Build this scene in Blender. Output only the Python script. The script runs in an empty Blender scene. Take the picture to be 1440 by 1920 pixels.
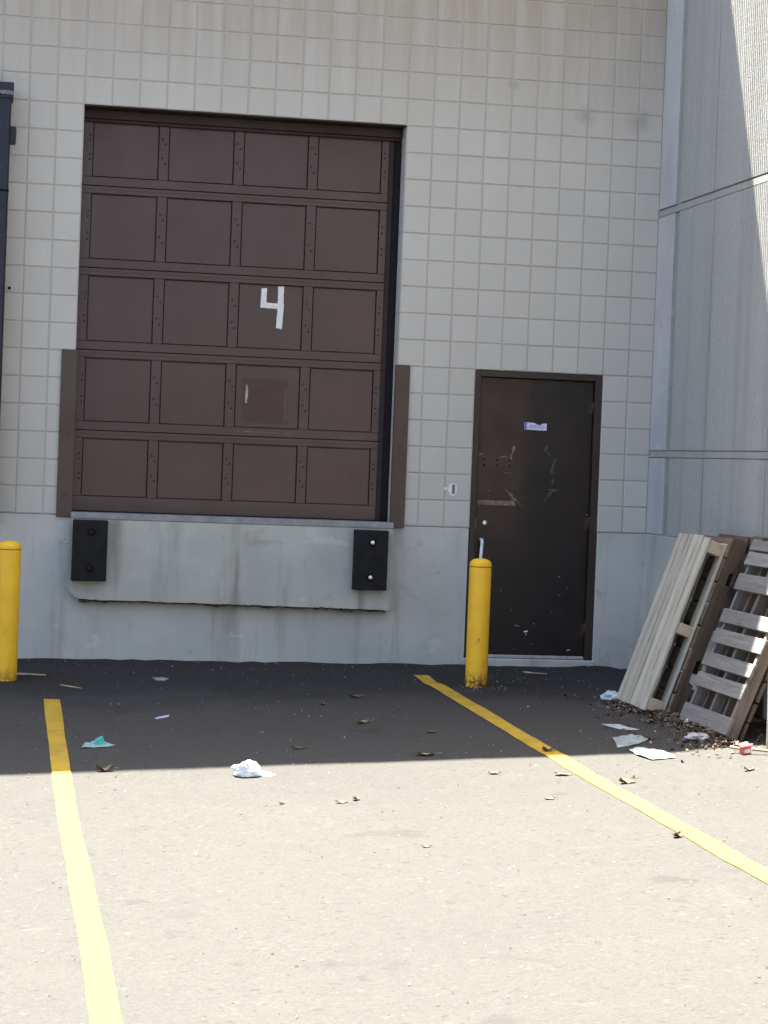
import bpy, bmesh, math, random
from mathutils import Vector, Matrix, noise

random.seed(11)
S = bpy.context.scene
COL = S.collection
T = 0.2032                      # block module (8 inches)
OPX, OPZ = 12*T, 15*T           # loading door opening, 8 x 10 feet
MD0, MD1, MDZ = 15*T, 20*T, 6*T # service door opening
RW = 4.46                       # face of the concrete panel wall
TOP = 7.13                      # parapet of the block building

# ------------------------------------------------------------------ helpers
def smooth(a, b, v):
    t = min(1.0, max(0.0, (v-a)/(b-a))); return t*t*(3-2*t)

def gz(x, y):
    """height of the asphalt: drains away from the wall and to the left"""
    x = min(6.0, max(-6.0, x))
    zw = -1.085+.006*x
    z4 = -1.362+.043*x
    t = max(0.0, -y/3.93)
    f = t if t < 1 else 1+.3*(1-math.exp(-(t-1)/.3))
    return zw+(z4-zw)*f+.03*smooth(3.5, 3.9, x)*min(1, max(0, -y-.8))

def rough(x, y):
    r = .006*noise.noise(Vector((x*1.3, y*1.3, 0)))+.003*noise.noise(Vector((x*5, y*5, 3)))
    if y > -.14: r += .010+.016*noise.noise(Vector((x*3.1, 0, 8)))+.012*noise.noise(Vector((x*9, 2, 8)))    # tar swept up against the wall
    return r

def tag(o, label=None, cat=None, group=None, kind=None):
    if label: o['label'] = label
    if cat: o['category'] = cat
    if group: o['group'] = group
    if kind: o['kind'] = kind
    return o

def empty(name, loc=(0, 0, 0)):
    e = bpy.data.objects.new(name, None); e.location = loc
    e.empty_display_size = .1
    COL.objects.link(e); return e

class MB:
    """collects shapes and links them as one mesh object"""
    def __init__(s): s.bm = bmesh.new(); s.mi = 0; s.tint = s.bm.faces.layers.float.new('tint'); s.tv = .5
    def face(s, pts, smoothf=False):
        vs = [s.bm.verts.new(p) for p in pts]
        f = s.bm.faces.new(vs); f.material_index = s.mi; f[s.tint] = s.tv; f.smooth = smoothf; return f
    def box(s, x0, x1, y0, y1, z0, z1, bev=0, jit=0, seg=1):
        P = [Vector((x, y, z)) for x in (x0, x1) for y in (y0, y1) for z in (z0, z1)]
        if jit: P = [p+Vector([random.uniform(-jit, jit) for _ in range(3)]) for p in P]
        return s.hexa(P, bev, seg)
    def hexa(s, P, bev=0, seg=1):
        v = [s.bm.verts.new(p) for p in P]
        idx = [(0, 1, 3, 2), (4, 6, 7, 5), (0, 4, 5, 1), (2, 3, 7, 6), (0, 2, 6, 4), (1, 5, 7, 3)]
        fs = []
        for q in idx:
            f = s.bm.faces.new([v[i] for i in q]); f.material_index = s.mi; f[s.tint] = s.tv; fs.append(f)
        if bev:
            es = list({e for f in fs for e in f.edges})
            bmesh.ops.bevel(s.bm, geom=es, offset=bev, segments=seg, affect='EDGES', profile=.6)
        return fs
    def prism(s, pts, y0, y1):
        """outline in x/z pushed from y0 (front) to y1"""
        n = len(pts)
        a = [s.bm.verts.new((p[0], y0, p[1])) for p in pts]
        b = [s.bm.verts.new((p[0], y1, p[1])) for p in pts]
        def add(vs):
            f = s.bm.faces.new(vs); f.material_index = s.mi; f[s.tint] = s.tv
        add(a); add(b[::-1])
        for i in range(n):
            j = (i+1) % n
            add([a[i], b[i], b[j], a[j]])
    def lathe(s, prof, c=(0, 0, 0), n=28, axis='z', cap=True):
        rings = []
        for r, h in prof:
            ring = []
            for k in range(n):
                a = 2*math.pi*k/n
                if axis == 'z': p = (c[0]+r*math.cos(a), c[1]+r*math.sin(a), c[2]+h)
                elif axis == 'y': p = (c[0]+r*math.cos(a), c[1]+h, c[2]+r*math.sin(a))
                else: p = (c[0]+h, c[1]+r*math.cos(a), c[2]+r*math.sin(a))
                ring.append(s.bm.verts.new(p))
            rings.append(ring)
        for i in range(len(rings)-1):
            for k in range(n):
                f = s.bm.faces.new([rings[i][k], rings[i][(k+1) % n], rings[i+1][(k+1) % n], rings[i+1][k]])
                f.smooth = True; f.material_index = s.mi; f[s.tint] = s.tv
        if cap:
            for ring in (rings[0], rings[-1]):
                f = s.bm.faces.new(ring); f.material_index = s.mi; f[s.tint] = s.tv
    def tube(s, pts, r, n=8, r2=None):
        pts = [Vector(p) for p in pts]; rings = []
        for i, p in enumerate(pts):
            d = (pts[min(i+1, len(pts)-1)]-pts[max(i-1, 0)]).normalized()
            u = d.cross(Vector((0.13, .95, .21))).normalized(); w = d.cross(u)
            rr = r if r2 is None else r+(r2-r)*i/(len(pts)-1)
            rings.append([s.bm.verts.new(p+u*rr*math.cos(2*math.pi*k/n)+w*rr*math.sin(2*math.pi*k/n)) for k in range(n)])
        for i in range(len(rings)-1):
            for k in range(n):
                f = s.bm.faces.new([rings[i][k], rings[i][(k+1) % n], rings[i+1][(k+1) % n], rings[i+1][k]])
                f.smooth = True; f.material_index = s.mi; f[s.tint] = s.tv
        for ring in (rings[0], rings[-1]):
            f = s.bm.faces.new(ring); f.material_index = s.mi; f[s.tint] = s.tv
    def build(s, name, mats, parent=None, loc=None):
        bmesh.ops.recalc_face_normals(s.bm, faces=s.bm.faces)
        me = bpy.data.meshes.new(name); s.bm.to_mesh(me); s.bm.free()
        for m in (mats if isinstance(mats, (list, tuple)) else [mats]): me.materials.append(m)
        o = bpy.data.objects.new(name, me); COL.objects.link(o)
        if parent: o.parent = parent
        if loc is not None: o.location = loc
        return o

# ------------------------------------------------------------------ materials
class NT:
    def __init__(s, name, rough=.8, spec=.3):
        m = bpy.data.materials.new(name); m.use_nodes = True
        s.m = m; s.n = m.node_tree.nodes; s.l = m.node_tree.links
        s.b = s.n['Principled BSDF']; s.b.inputs['Roughness'].default_value = rough
        s.b.inputs['Specular IOR Level'].default_value = spec
        s.tc = s.n.new('ShaderNodeTexCoord')
    def link(s, a, b): s.l.new(a, b)
    def coords(s, scale=(1, 1, 1), rot=(0, 0, 0), src='Object'):
        mp = s.n.new('ShaderNodeMapping'); mp.inputs['Scale'].default_value = scale; mp.inputs['Rotation'].default_value = rot
        s.link(s.tc.outputs[src], mp.inputs['Vector']); return mp.outputs['Vector']
    def noise(s, scale, detail=4, rough=.55, vec=None, dist=0, lo=0., hi=1.):
        n = s.n.new('ShaderNodeTexNoise'); n.inputs['Scale'].default_value = scale
        n.inputs['Detail'].default_value = detail; n.inputs['Roughness'].default_value = rough
        n.inputs['Distortion'].default_value = dist
        s.link(vec if vec is not None else s.tc.outputs['Object'], n.inputs['Vector'])
        o = n.outputs['Fac']
        return o if (lo, hi) == (0., 1.) else s.rng(o, lo, hi)
    def vor(s, scale, vec=None, feature='F1', out='Distance'):
        n = s.n.new('ShaderNodeTexVoronoi'); n.inputs['Scale'].default_value = scale; n.feature = feature
        s.link(vec if vec is not None else s.tc.outputs['Object'], n.inputs['Vector']); return n.outputs[out]
    def rng(s, v, lo, hi, a=0., b=1., sm=True):
        n = s.n.new('ShaderNodeMapRange'); n.interpolation_type = 'SMOOTHSTEP' if sm else 'LINEAR'
        n.inputs['From Min'].default_value = lo; n.inputs['From Max'].default_value = hi
        n.inputs['To Min'].default_value = a; n.inputs['To Max'].default_value = b
        s.link(v, n.inputs['Value']); return n.outputs['Result']
    def math(s, op, a, b=None):
        n = s.n.new('ShaderNodeMath'); n.operation = op
        for i, v in enumerate((a, b)):
            if v is None: continue
            if isinstance(v, (int, float)): n.inputs[i].default_value = v
            else: s.link(v, n.inputs[i])
        return n.outputs[0]
    def mix(s, f, a, b, mode='MIX'):
        n = s.n.new('ShaderNodeMix'); n.data_type = 'RGBA'; n.blend_type = mode
        for sock, v in ((n.inputs[0], f), (n.inputs[6], a), (n.inputs[7], b)):
            if isinstance(v, (int, float)): sock.default_value = v
            elif isinstance(v, tuple): sock.default_value = (*v, 1) if len(v) == 3 else v
            else: s.link(v, sock)
        return n.outputs[2]
    def attr(s, name):
        n = s.n.new('ShaderNodeAttribute'); n.attribute_name = name; return n.outputs['Fac']
    def sep(s, src='Object'):
        n = s.n.new('ShaderNodeSeparateXYZ'); s.link(s.tc.outputs[src], n.inputs[0]); return n.outputs
    def rand(s):
        return s.n.new('ShaderNodeObjectInfo').outputs['Random']
    def color(s, c):
        if isinstance(c, tuple): s.b.inputs['Base Color'].default_value = (*c, 1)
        else: s.link(c, s.b.inputs['Base Color'])
    def rough(s, r): s.link(r, s.b.inputs['Roughness'])
    def bump(s, h, strength=.3, dist=.01):
        b = s.n.new('ShaderNodeBump'); b.inputs['Strength'].default_value = strength; b.inputs['Distance'].default_value = dist
        s.link(h, b.inputs['Height'])
        if s.b.inputs['Normal'].is_linked: s.link(s.b.inputs['Normal'].links[0].from_socket, b.inputs['Normal'])
        s.link(b.outputs['Normal'], s.b.inputs['Normal'])

def mat_block():
    k = NT('painted_block', .75, .25)
    t = k.attr('tint')
    c = k.mix(t, (.475, .452, .405), (.525, .505, .460))
    c = k.mix(k.rng(k.noise(1.1, 4), .35, .7, 0, .55), c, (.485, .455, .41))
    c = k.mix(k.rng(k.noise(.55, 3), .5, .75, 0, .5), c, (.465, .452, .42))
    st = k.coords((5, 1, .35))
    z = k.sep()['Z']
    top_tone = k.math('MULTIPLY', k.rng(k.noise(1.6, 5, .6, st), .25, .62, .35, 1), k.rng(z, 2.6, 4.4, 0, .9))
    c = k.mix(top_tone, c, (.345, .285, .22))  # streaky browner tone, stronger towards the top of the wall
    for px, pz, rad in ((3.84, 3.21, .09), (4.27, 3.20, .12), (3.26, 3.42, .05)):      # old soot marks
        vm = k.n.new('ShaderNodeVectorMath'); vm.operation = 'DISTANCE'; k.link(k.tc.outputs['Object'], vm.inputs[0]); vm.inputs[1].default_value = (px, 0, pz)
        dd = k.math('ADD', vm.outputs['Value'], k.math('MULTIPLY', k.noise(14, 4, .6), .12))
        c = k.mix(k.rng(dd, .05, rad+.08, .38, 0), c, (.16, .15, .145))
    c = k.mix(k.rng(k.noise(1.0, 5, .65, k.coords((.5, 1, 4.5))), .62, .78, 0, .3), c, (.38, .36, .335))
    c = k.mix(k.rng(k.noise(34, 5, .7), .62, .82, 0, .35), c, (.36, .34, .31))
    c = k.mix(k.rng(k.vor(9.0), .0, .03, .45, 0), c, (.28, .26, .23))
    k.color(c)
    k.bump(k.noise(60, 6, .65), .35, .004)
    k.bump(k.noise(6, 2), .2, .01)
    return k.m
def mat_mortar():
    k = NT('mortar', .9, .1)
    c = k.mix(k.noise(2.5, 5), (.41, .38, .335), (.475, .44, .395))
    k.color(c); k.bump(k.noise(80, 4), .4, .004); return k.m
def mat_concrete(name, base, dark, lightc, seedoff=0., streak=.5):
    k = NT(name, .85, .2)
    v = k.coords((1, 1, 1)); 
    c = k.mix(k.rng(k.noise(1.3+seedoff, 6, .6), .35, .68), base, lightc)
    c = k.mix(k.rng(k.noise(.7, 4, .5, None, .6), .5, .72, 0, .6), c, (base[0]*.80, base[1]*.84, base[2]*.90))
    c = k.mix(k.rng(k.noise(1.0, 5, .62, k.coords((4.5, 2, .45))), .52, .74, 0, streak), c, dark)
    c = k.mix(k.rng(k.noise(4.2, 5, .65, None, .4), .59, .73, 0, .5), c, dark)
    c = k.mix(k.rng(k.noise(1.7, 6, .68, k.coords((1, 1, 1.3), (0, .4, 0)), .8), .56, .70, 0, .38), c, (dark[0]*1.25, dark[1]*1.27, dark[2]*1.3))
    c = k.mix(k.rng(k.noise(55, 3, .6), .66, .76, 0, .5), c, (dark[0]*.6, dark[1]*.6, dark[2]*.6))
    c = k.mix(k.rng(k.noise(3.1, 5, .6, k.coords((1, 1, 1.6))), .63, .68, 0, .45), c, (lightc[0]*1.15, lightc[1]*1.15, lightc[2]*1.15))
    k.color(c)
    k.bump(k.noise(45, 6, .7), .3, .004); k.bump(k.noise(5, 4), .35, .012)
    return k.m
def mat_rib():
    k = NT('ribbed_panel_concrete', .9, .15)
    c = k.mix(k.rng(k.noise(70, 4, .7), .35, .65), (.325, .325, .30), (.385, .388, .365))
    c = k.mix(k.rng(k.noise(1.0, 5, .62, k.coords((1, 4, .12))), .42, .66, 0, .55), c, (.265, .258, .245))
    c = k.mix(k.rng(k.noise(1.0, 4, .6, k.coords((1, 11, .2), (0, 0, .3))), .55, .75, 0, .35), c, (.205, .20, .19))
    c = k.mix(k.rng(k.noise(.8, 3), .5, .7, 0, .5), c, (.34, .34, .34))
    c = k.mix(k.rng(k.vor(130, out='Distance'), .0, .22, .7, 0), c, (.47, .45, .39))
    k.color(c)
    k.bump(k.noise(110, 5, .75), .45, .007); k.bump(k.noise(28, 4, .6), .4, .010)
    return k.m
def mat_asphalt():
    k = NT('asphalt', .92, .10)
    fine = k.noise(330, 3, .75); mid = k.noise(60, 5, .7)
    def stones(scale, off):
        n = k.n.new('ShaderNodeTexVoronoi'); n.inputs['Scale'].default_value = scale
        mp = k.coords((1, 1, 1), (0, 0, off)); k.link(mp, n.inputs['Vector'])
        sp = k.n.new('ShaderNodeSeparateColor'); k.link(n.outputs['Color'], sp.inputs[0])
        return sp.outputs[0], n.outputs['Distance']
    c = k.mix(k.rng(fine, .3, .7), (0.0522, 0.0510, 0.0481), (0.0621, 0.0605, 0.0567))
    c = k.mix(k.rng(mid, .35, .65, 0, .5), c, (0.0585, 0.0569, 0.0533))
    c = k.mix(k.rng(k.noise(7, 6, .7, k.coords((1, .6, 1))), .42, .7, 0, .35), c, (0.0666, 0.0648, 0.0605))
    c = k.mix(k.rng(k.noise(.8, 5, .6), .38, .7, 0, .4), c, (0.0522, 0.0511, 0.0491))
    # single stones of the aggregate
    for sc, off, lo, hi in ((150, .3, .78, .28), (75, 1.1, .89, .32), (38, 2.0, .96, .5)):
        r, d = stones(sc, off)
        c = k.mix(k.math('MULTIPLY', k.rng(r, lo, min(1, lo+.12)), hi), c, (0.0792, 0.0774, 0.0729))
        c = k.mix(k.math('MULTIPLY', k.rng(r, 1-lo, max(0, .86-lo)), hi*.9), c, (0.0324, 0.0319, 0.0319))
    # darker strip with an uneven edge along the foot of the wall
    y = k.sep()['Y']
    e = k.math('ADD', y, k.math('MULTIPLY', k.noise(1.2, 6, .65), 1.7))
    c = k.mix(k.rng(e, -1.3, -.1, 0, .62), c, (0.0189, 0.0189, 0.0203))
    # oil spots, pale dusty scuffs, chippings
    c = k.mix(k.rng(k.noise(2.3, 4, .5), .64, .73, 0, .35), c, (0.0288, 0.0284, 0.0279))
    c = k.mix(k.rng(k.noise(3.4, 6, .7, k.coords((1, .3, 1))), .60, .74, 0, .35), c, (0.0828, 0.0801, 0.0747))
    c = k.mix(k.rng(k.noise(2.1, 6, .7, k.coords((.5, 1.6, 1), (0, 0, .5))), .64, .70, 0, .3), c, (0.0792, 0.0765, 0.0720))
    c = k.mix(k.rng(k.vor(19), .0, .045, .75, 0), c, (0.1350, 0.1305, 0.1215))
    c = k.mix(k.rng(k.vor(31, k.coords((1, 1, 1), (0, 0, .7))), .0, .08, .7, 0), c, (0.0144, 0.0140, 0.0140))
    k.color(c)
    k.bump(fine, .4, .005); k.bump(mid, .45, .012); k.bump(k.noise(22, 4, .6), .3, .018); k.bump(k.noise(5, 4), .25, .025)
    return k.m
def mat_line():
    k = NT('yellow_road_paint', .8, .25)
    c = k.mix(k.rng(k.noise(5, 5, .6), .3, .75), (.47, .312, .029), (.40, .262, .027))
    w = k.math('MULTIPLY', k.rng(k.noise(150, 5, .75), .48, .62), k.rng(k.noise(5, 5, .65), .42, .72, .1, .95))
    c = k.mix(w, c, (.09, .075, .05))
    k.color(c); k.bump(k.noise(330, 3, .75), .5, .005); return k.m
def mat_brown(name, c0, c1, rough=.42, spec=.5):
    k = NT(name, rough, spec)
    c = k.mix(k.rng(k.noise(2.2, 4), .3, .7), c0, c1)
    c = k.mix(k.rng(k.noise(14, 6, .7, k.coords((1, 1, .4))), .58, .8, 0, .35), c, tuple(v*1.6 for v in c1))
    c = k.mix(k.rng(k.vor(26), .0, .035, .5, 0), c, (.22, .2, .18))
    k.color(c)
    k.rough(k.rng(k.noise(3, 4, .6), .3, .75, rough-.04, rough+.1))
    k.bump(k.noise(3.2, 3), .15, .015); k.bump(k.noise(120, 3), .08, .003)
    return k.m
def mat_serv():
    k = NT('service_door_paint_with_sheen', .42, .35)
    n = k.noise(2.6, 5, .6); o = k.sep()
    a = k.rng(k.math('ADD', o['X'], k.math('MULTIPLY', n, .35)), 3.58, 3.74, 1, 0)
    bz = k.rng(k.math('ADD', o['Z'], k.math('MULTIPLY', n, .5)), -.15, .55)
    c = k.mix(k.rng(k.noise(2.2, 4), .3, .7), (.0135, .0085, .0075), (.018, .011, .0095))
    c = k.mix(k.math('MULTIPLY', k.math('MULTIPLY', a, bz), .9), c, (.044, .023, .0165))  # reflected sheen painted as a browner area, upper left of the leaf
    c = k.mix(k.rng(k.noise(16, 6, .7, k.coords((1, 1, .35))), .6, .8, 0, .3), c, (.045, .036, .032))
    c = k.mix(k.rng(k.vor(30), .0, .03, .6, 0), c, (.2, .18, .16))
    k.color(c); k.rough(k.rng(k.noise(5, 5, .65), .3, .75, .34, .6)); k.bump(k.noise(3.2, 3), .12, .015); return k.m
def mat_plain(name, c, rough=.6, spec=.4, metal=0., var=.25, sc=12, bump=.15):
    k = NT(name, rough, spec); k.b.inputs['Metallic'].default_value = metal
    k.color(k.mix(k.rng(k.noise(sc, 5, .65), .3, .72), tuple(v*(1-var) for v in c), tuple(min(1, v*(1+var)) for v in c)))
    if bump: k.bump(k.noise(sc*6, 4, .6), bump, .004)
    return k.m
def mat_bollard(rusty):
    k = NT('yellow_bollard_paint', .5, .4)
    c = k.mix(k.rng(k.noise(6, 4), .3, .7), (.88, .51, .022), (.80, .44, .018))
    z = k.sep()['Z']
    grime = k.rng(k.noise(9, 5, .65, k.coords((1, 1, .3))), .5, .75, 0, .35)
    c = k.mix(grime, c, (.52, .29, .025))
    r = k.math('MULTIPLY', k.rng(k.noise(38, 4, .65), .40, .52), k.rng(z, .02, .1+.03*rusty, 1, 0))
    c = k.mix(k.math('MULTIPLY', r, .95 if rusty else .5), c, (.10, .022, .012))
    chips = k.rng(k.vor(21), .03, .10, .9, 0)
    c = k.mix(k.math('MULTIPLY', chips, k.rng(k.noise(7, 2), .5, .6)), c, (.07, .03, .02))
    c = k.mix(k.rng(k.noise(17, 4, .7, k.coords((1, 1, .35))), .65, .69, 0, .8 if rusty else .35), c, (.16, .06, .02))
    k.color(c); k.bump(k.noise(30, 4), .15, .004); return k.m
def mat_wood(name, c0, c1, c2, axis='x', rough=.85):
    k = NT(name, rough, .2)
    sc = {'x': (1.2, 26, 26), 'y': (26, 1.2, 26)}[axis]
    n = k.n.new('ShaderNodeVectorMath'); n.operation = 'ADD'
    cx = k.n.new('ShaderNodeCombineXYZ')
    r = k.rand()
    k.link(k.math('MULTIPLY', r, 7.), cx.inputs[0]); k.link(k.math('MULTIPLY', r, 3.), cx.inputs[1]); k.link(r, cx.inputs[2])
    k.link(k.tc.outputs['Object'], n.inputs[0]); k.link(cx.outputs[0], n.inputs[1])
    mp = k.n.new('ShaderNodeMapping'); mp.inputs['Scale'].default_value = sc; k.link(n.outputs[0], mp.inputs[0])
    g = k.noise(1.0, 7, .68, mp.outputs[0], 1.2)
    c = k.mix(k.rng(g, .3, .7), c0, c1)
    c = k.mix(k.rng(k.noise(2.2, 5, .65, mp.outputs[0], .6), .55, .75, 0, .75), c, c2)
    c = k.mix(k.math('MULTIPLY', r, .45), c, c2)
    c = k.mix(k.rng(k.noise(5, 5, .7, n.outputs[0]), .58, .75, 0, .5), c, tuple(v*.55 for v in c2))
    c = k.mix(k.rng(k.vor(6.5, n.outputs[0]), .0, .07, .75, 0), c, tuple(v*.45 for v in c2))
    k.color(c); k.bump(g, .8, .008); return k.m

M_BLOCK, M_MORTAR = mat_block(), mat_mortar()
M_BASE = mat_concrete('grey_base_concrete', (.445, .437, .40), (.235, .225, .195), (.505, .497, .46), 0., .55)
M_LEDGE = mat_concrete('ledge_concrete', (.40, .395, .35), (.22, .205, .175), (.46, .455, .41), .6, .8)
M_EDGE_SHADE = mat_plain('shadow_toned_broken_edge', (.075, .065, .052), .95, .1, 0, .7, 22, .6)  # ragged edge under the ledge, shadow of the gap put into its colour
M_RIB = mat_rib()
M_STRIP = mat_concrete('smooth_panel_concrete', (.47, .475, .47), (.34, .34, .33), (.51, .515, .51), .3, .5)
M_CAULK = mat_concrete('dirty_joint_filler', (.30, .298, .288), (.17, .165, .155), (.34, .336, .322), .9, .7)
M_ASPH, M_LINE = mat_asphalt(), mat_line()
M_DOOR = mat_brown('brown_door_paint', (.050, .0195, .0135), (.058, .025, .0180), .36, .6)
M_LINTEL = mat_brown('dark_brown_trim_paint', (.022, .011, .009), (.032, .018, .014), .5, .35)
M_GUARD = mat_brown('brown_steel_guard', (.075, .047, .036), (.095, .062, .05), .55, .35)
M_PATCH = mat_plain('faded_paint_patch', (.066, .033, .026), .5, .4, 0, .12, 9)
M_JTRIM = mat_plain('jamb_trim_paint', (.026, .018, .017), .6, .3)
M_SEAL = mat_plain('black_weather_seal', (.012, .0095, .011), .7, .2)
M_SERV = mat_brown('dark_service_door_paint', (.012, .009, .0085), (.019, .013, .011), .42, .35)
M_FRAME = mat_brown('service_door_frame_paint', (.026, .014, .0115), (.037, .021, .0165), .45, .4)
M_RUBBER = mat_plain('black_rubber', (.008, .008, .009), .7, .25, 0, .35, 14, .3)
M_STEEL = mat_plain('bright_steel', (.62, .60, .57), .32, .5, .85, .15, 40, .1)
M_GREY = mat_plain('grey_painted_steel', (.25, .25, .255), .6, .3, .0, .2, 9)
M_WHITE = mat_plain('white_paint_mark', (.72, .71, .68), .7, .3, 0, .12, 30)
M_SCUFF = mat_plain('pale_scuff', (.17, .145, .125), .8, .2, 0, .45, 35)
M_SCUFFW = mat_plain('whitish_scuff', (.40, .37, .34), .8, .2, 0, .4, 35)
M_RUSTY = mat_plain('reddish_scuff', (.16, .10, .08), .8, .2, 0, .5, 60)
M_TAN = mat_plain('tan_tape_residue', (.20, .15, .115), .85, .2, 0, .4, 22)
M_SIGNW = mat_plain('sticker_white', (.62, .63, .72), .5, .4, 0, .08, 30, 0)
M_SIGNB = mat_plain('sticker_blue', (.10, .12, .55), .5, .4, 0, .15, 30, 0)
M_HOLE = mat_plain('dark_hole', (.008, .007, .007), .9, .1, 0, .2, 30, 0)
M_FOAM = mat_plain('navy_vinyl', (.013, .014, .028), .5, .4, 0, .3, 5, .3)
M_SCUFFD = mat_plain('dull_scuff', (.075, .064, .058), .8, .2, 0, .4, 35)
M_TAPE = mat_plain('grey_tape', (.20, .19, .19), .55, .4, 0, .4, 18)
M_ROOF = mat_plain('roof_membrane', (.25, .25, .25), .9, .2, 0, .2, 3)
M_ALU = mat_plain('door_sweep_metal', (.40, .38, .36), .5, .4, .2, .25, 25)
WA = mat_wood('fresh_pallet_wood', (.40, .375, .30), (.56, .535, .445), (.24, .215, .17), 'x')
WAe = mat_wood('fresh_pallet_end_wood', (.50, .38, .26), (.58, .47, .34), (.40, .30, .20), 'y')
WB = mat_wood('brown_pallet_wood', (.105, .07, .048), (.20, .145, .105), (.06, .04, .028), 'x')
WBy = mat_wood('brown_pallet_cross_wood', (.14, .095, .068), (.26, .195, .145), (.08, .054, .038), 'y')
WC = mat_wood('weathered_grey_cross_wood', (.185, .178, .163), (.28, .27, .255), (.11, .102, .092), 'y')
WCx = mat_wood('weathered_grey_wood', (.14, .125, .11), (.23, .21, .19), (.07, .058, .047), 'x')

WBm = mat_wood('mid_brown_pallet_wood', (.16, .125, .10), (.25, .205, .17), (.10, .075, .055), 'x')

# ------------------------------------------------------------------ ground
def axis_pts(segs):
    out = []
    for a, b, st in segs:
        n = max(1, round((b-a)/st)); out += [a+(b-a)*i/n for i in range(n)]
    return out+[segs[-1][1]]
xs = axis_pts([(-90, -8, 12), (-8, -1, .5), (-1, 5.2, .1), (5.2, 8, .7), (8, 90, 12)])
ys = axis_pts([(-120, -16, 10), (-16, -10, .5), (-10, .2, .1), (.2, 2, .6), (2, 60, 12)])
b = MB()
grid = [[b.bm.verts.new((x, y, gz(x, y)+(rough(x, y) if abs(x) < 8 and -14 < y < 1 else 0))) for x in xs] for y in ys]
for j in range(len(ys)-1):
    for i in range(len(xs)-1):
        f = b.bm.faces.new([grid[j][i], grid[j][i+1], grid[j+1][i+1], grid[j+1][i]]); f.smooth = True
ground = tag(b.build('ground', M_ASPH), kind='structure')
def gn(x, y): return gz(x, y)+rough(x, y)

# painted parking lines, laid 4 mm over the asphalt
def line(name, cl, hw, label, y_end=-15):
    b = MB(); prev = None
    y = cl[0][1]
    L = []
    while y > y_end:
        for (xa, ya), (xb, yb) in zip(cl, cl[1:]):
            if ya >= y >= yb: x = xa+(xb-xa)*(y-ya)/(yb-ya); break
        else: x = cl[-1][0]
        w = hw if not callable(hw) else hw(y)
        jl, jr = (.005*noise.noise(Vector((y*2.2, s, 1)))+.0022*noise.noise(Vector((y*17, s, 2))) for s in (0.3, 7.7))
        L.append((x-w+jl, x+w+jr, y)); y -= .07
    vs = [[b.bm.verts.new((p, yy, gn(p, yy)+.005)) for p in (a, .5*(a+c), c)] for a, c, yy in L]
    for r0, r1 in zip(vs, vs[1:]):
        for i in range(2): b.bm.faces.new([r0[i], r0[i+1], r1[i+1], r1[i]])
    return tag(b.build(name, M_LINE), label, 'line marking', 'yellow parking lines on the asphalt')
line('parking_line', [(-.142, -1.63), (-.148, -3.0), (-.15, -3.95), (-.155, -5.2), (-.155, -6.25), (-.160, -7.9), (-.172, -9.1), (-.19, -15)], .054,
     'yellow painted parking line running from near the left bollard to the bottom edge')
line('parking_line', [(2.600, -.55), (2.598, -.93), (2.622, -1.0), (2.68, -2.0), (2.755, -3.49), (2.79, -3.88), (2.826, -5.45), (2.826, -7.3), (2.83, -15)],
     lambda y: .058 if y < -.95 else .054,
     'yellow painted parking line running from the loading dock past the service door bollard')

# ------------------------------------------------------------------ block building
bld = tag(empty('warehouse_building', (0, 0, 0)),
          'pale block warehouse wall with brown loading door over a concrete dock and dark service door', 'building')
b = MB()
def blk(x0, x1, z0, z1, y0=0., y1=.02):
    b.tv = min(1, max(0, random.gauss(.5, .22)))
    dy = random.uniform(-.0008, .0012); e = .0045; g = .0046+random.uniform(-.0006, .001)
    P = []
    for x in (x0+g, x1-g):
        for z in (z0+g, z1-g): P.append((x, z))
    (xa, za), (_, zb), (xb, _), _ = P
    j = lambda: random.uniform(-.0009, .0009)
    fr = [(xa+e+j(), y0+dy, za+e+j()), (xb-e+j(), y0+dy, za+e+j()), (xb-e+j(), y0+dy, zb-e+j()), (xa+e+j(), y0+dy, zb-e+j())]
    md = [(xa, y0+e, za), (xb, y0+e, za), (xb, y0+e, zb), (xa, y0+e, zb)]
    bk = [(xa, y1, za), (xb, y1, za), (xb, y1, zb), (xa, y1, zb)]
    F, Mv, B = ([b.bm.verts.new(p) for p in q] for q in (fr, md, bk))
    def add(vs):
        f = b.bm.faces.new(vs); f.material_index = 0; f[b.tint] = b.tv
    add(F)
    for i in range(4):
        k = (i+1) % 4; add([F[i], Mv[i], Mv[k], F[k]]); add([Mv[i], B[i], B[k], Mv[k]])
for i in range(-46, 22):
    for j in range(0, 35):
        if 0 <= i < 12 and j < 15: continue
        if 15 <= i < 20 and j < 6: continue
        x0, x1 = i*T, (i+1)*T
        if i == 21: x1 = 22*T-.005
        blk(x0, x1, j*T, (j+1)*T)
for j in range(15):                                     # the two jambs of the loading opening
    b.tv = random.uniform(.35, .6); b.box(OPX-.0015, OPX+.15, .021, .26, j*T+.003, (j+1)*T-.003, .003)
    b.box(-.15, .0015, .021, .26, j*T+.003, (j+1)*T-.003, .003)
b.mi = 1
yb0, yb1 = .0065, .2
b.box(-46*T, 0, yb0, yb1, 0, 35*T); b.box(0, OPX, yb0, yb1, OPZ+.004, 35*T)
b.box(OPX, MD0, yb0, yb1, 0, 35*T); b.box(MD0, MD1, yb0, yb1, MDZ+.002, 35*T)
b.box(MD1, RW+.03, yb0, yb1, 0, 35*T)
b.build('block_wall', [M_BLOCK, M_MORTAR], bld)

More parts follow.
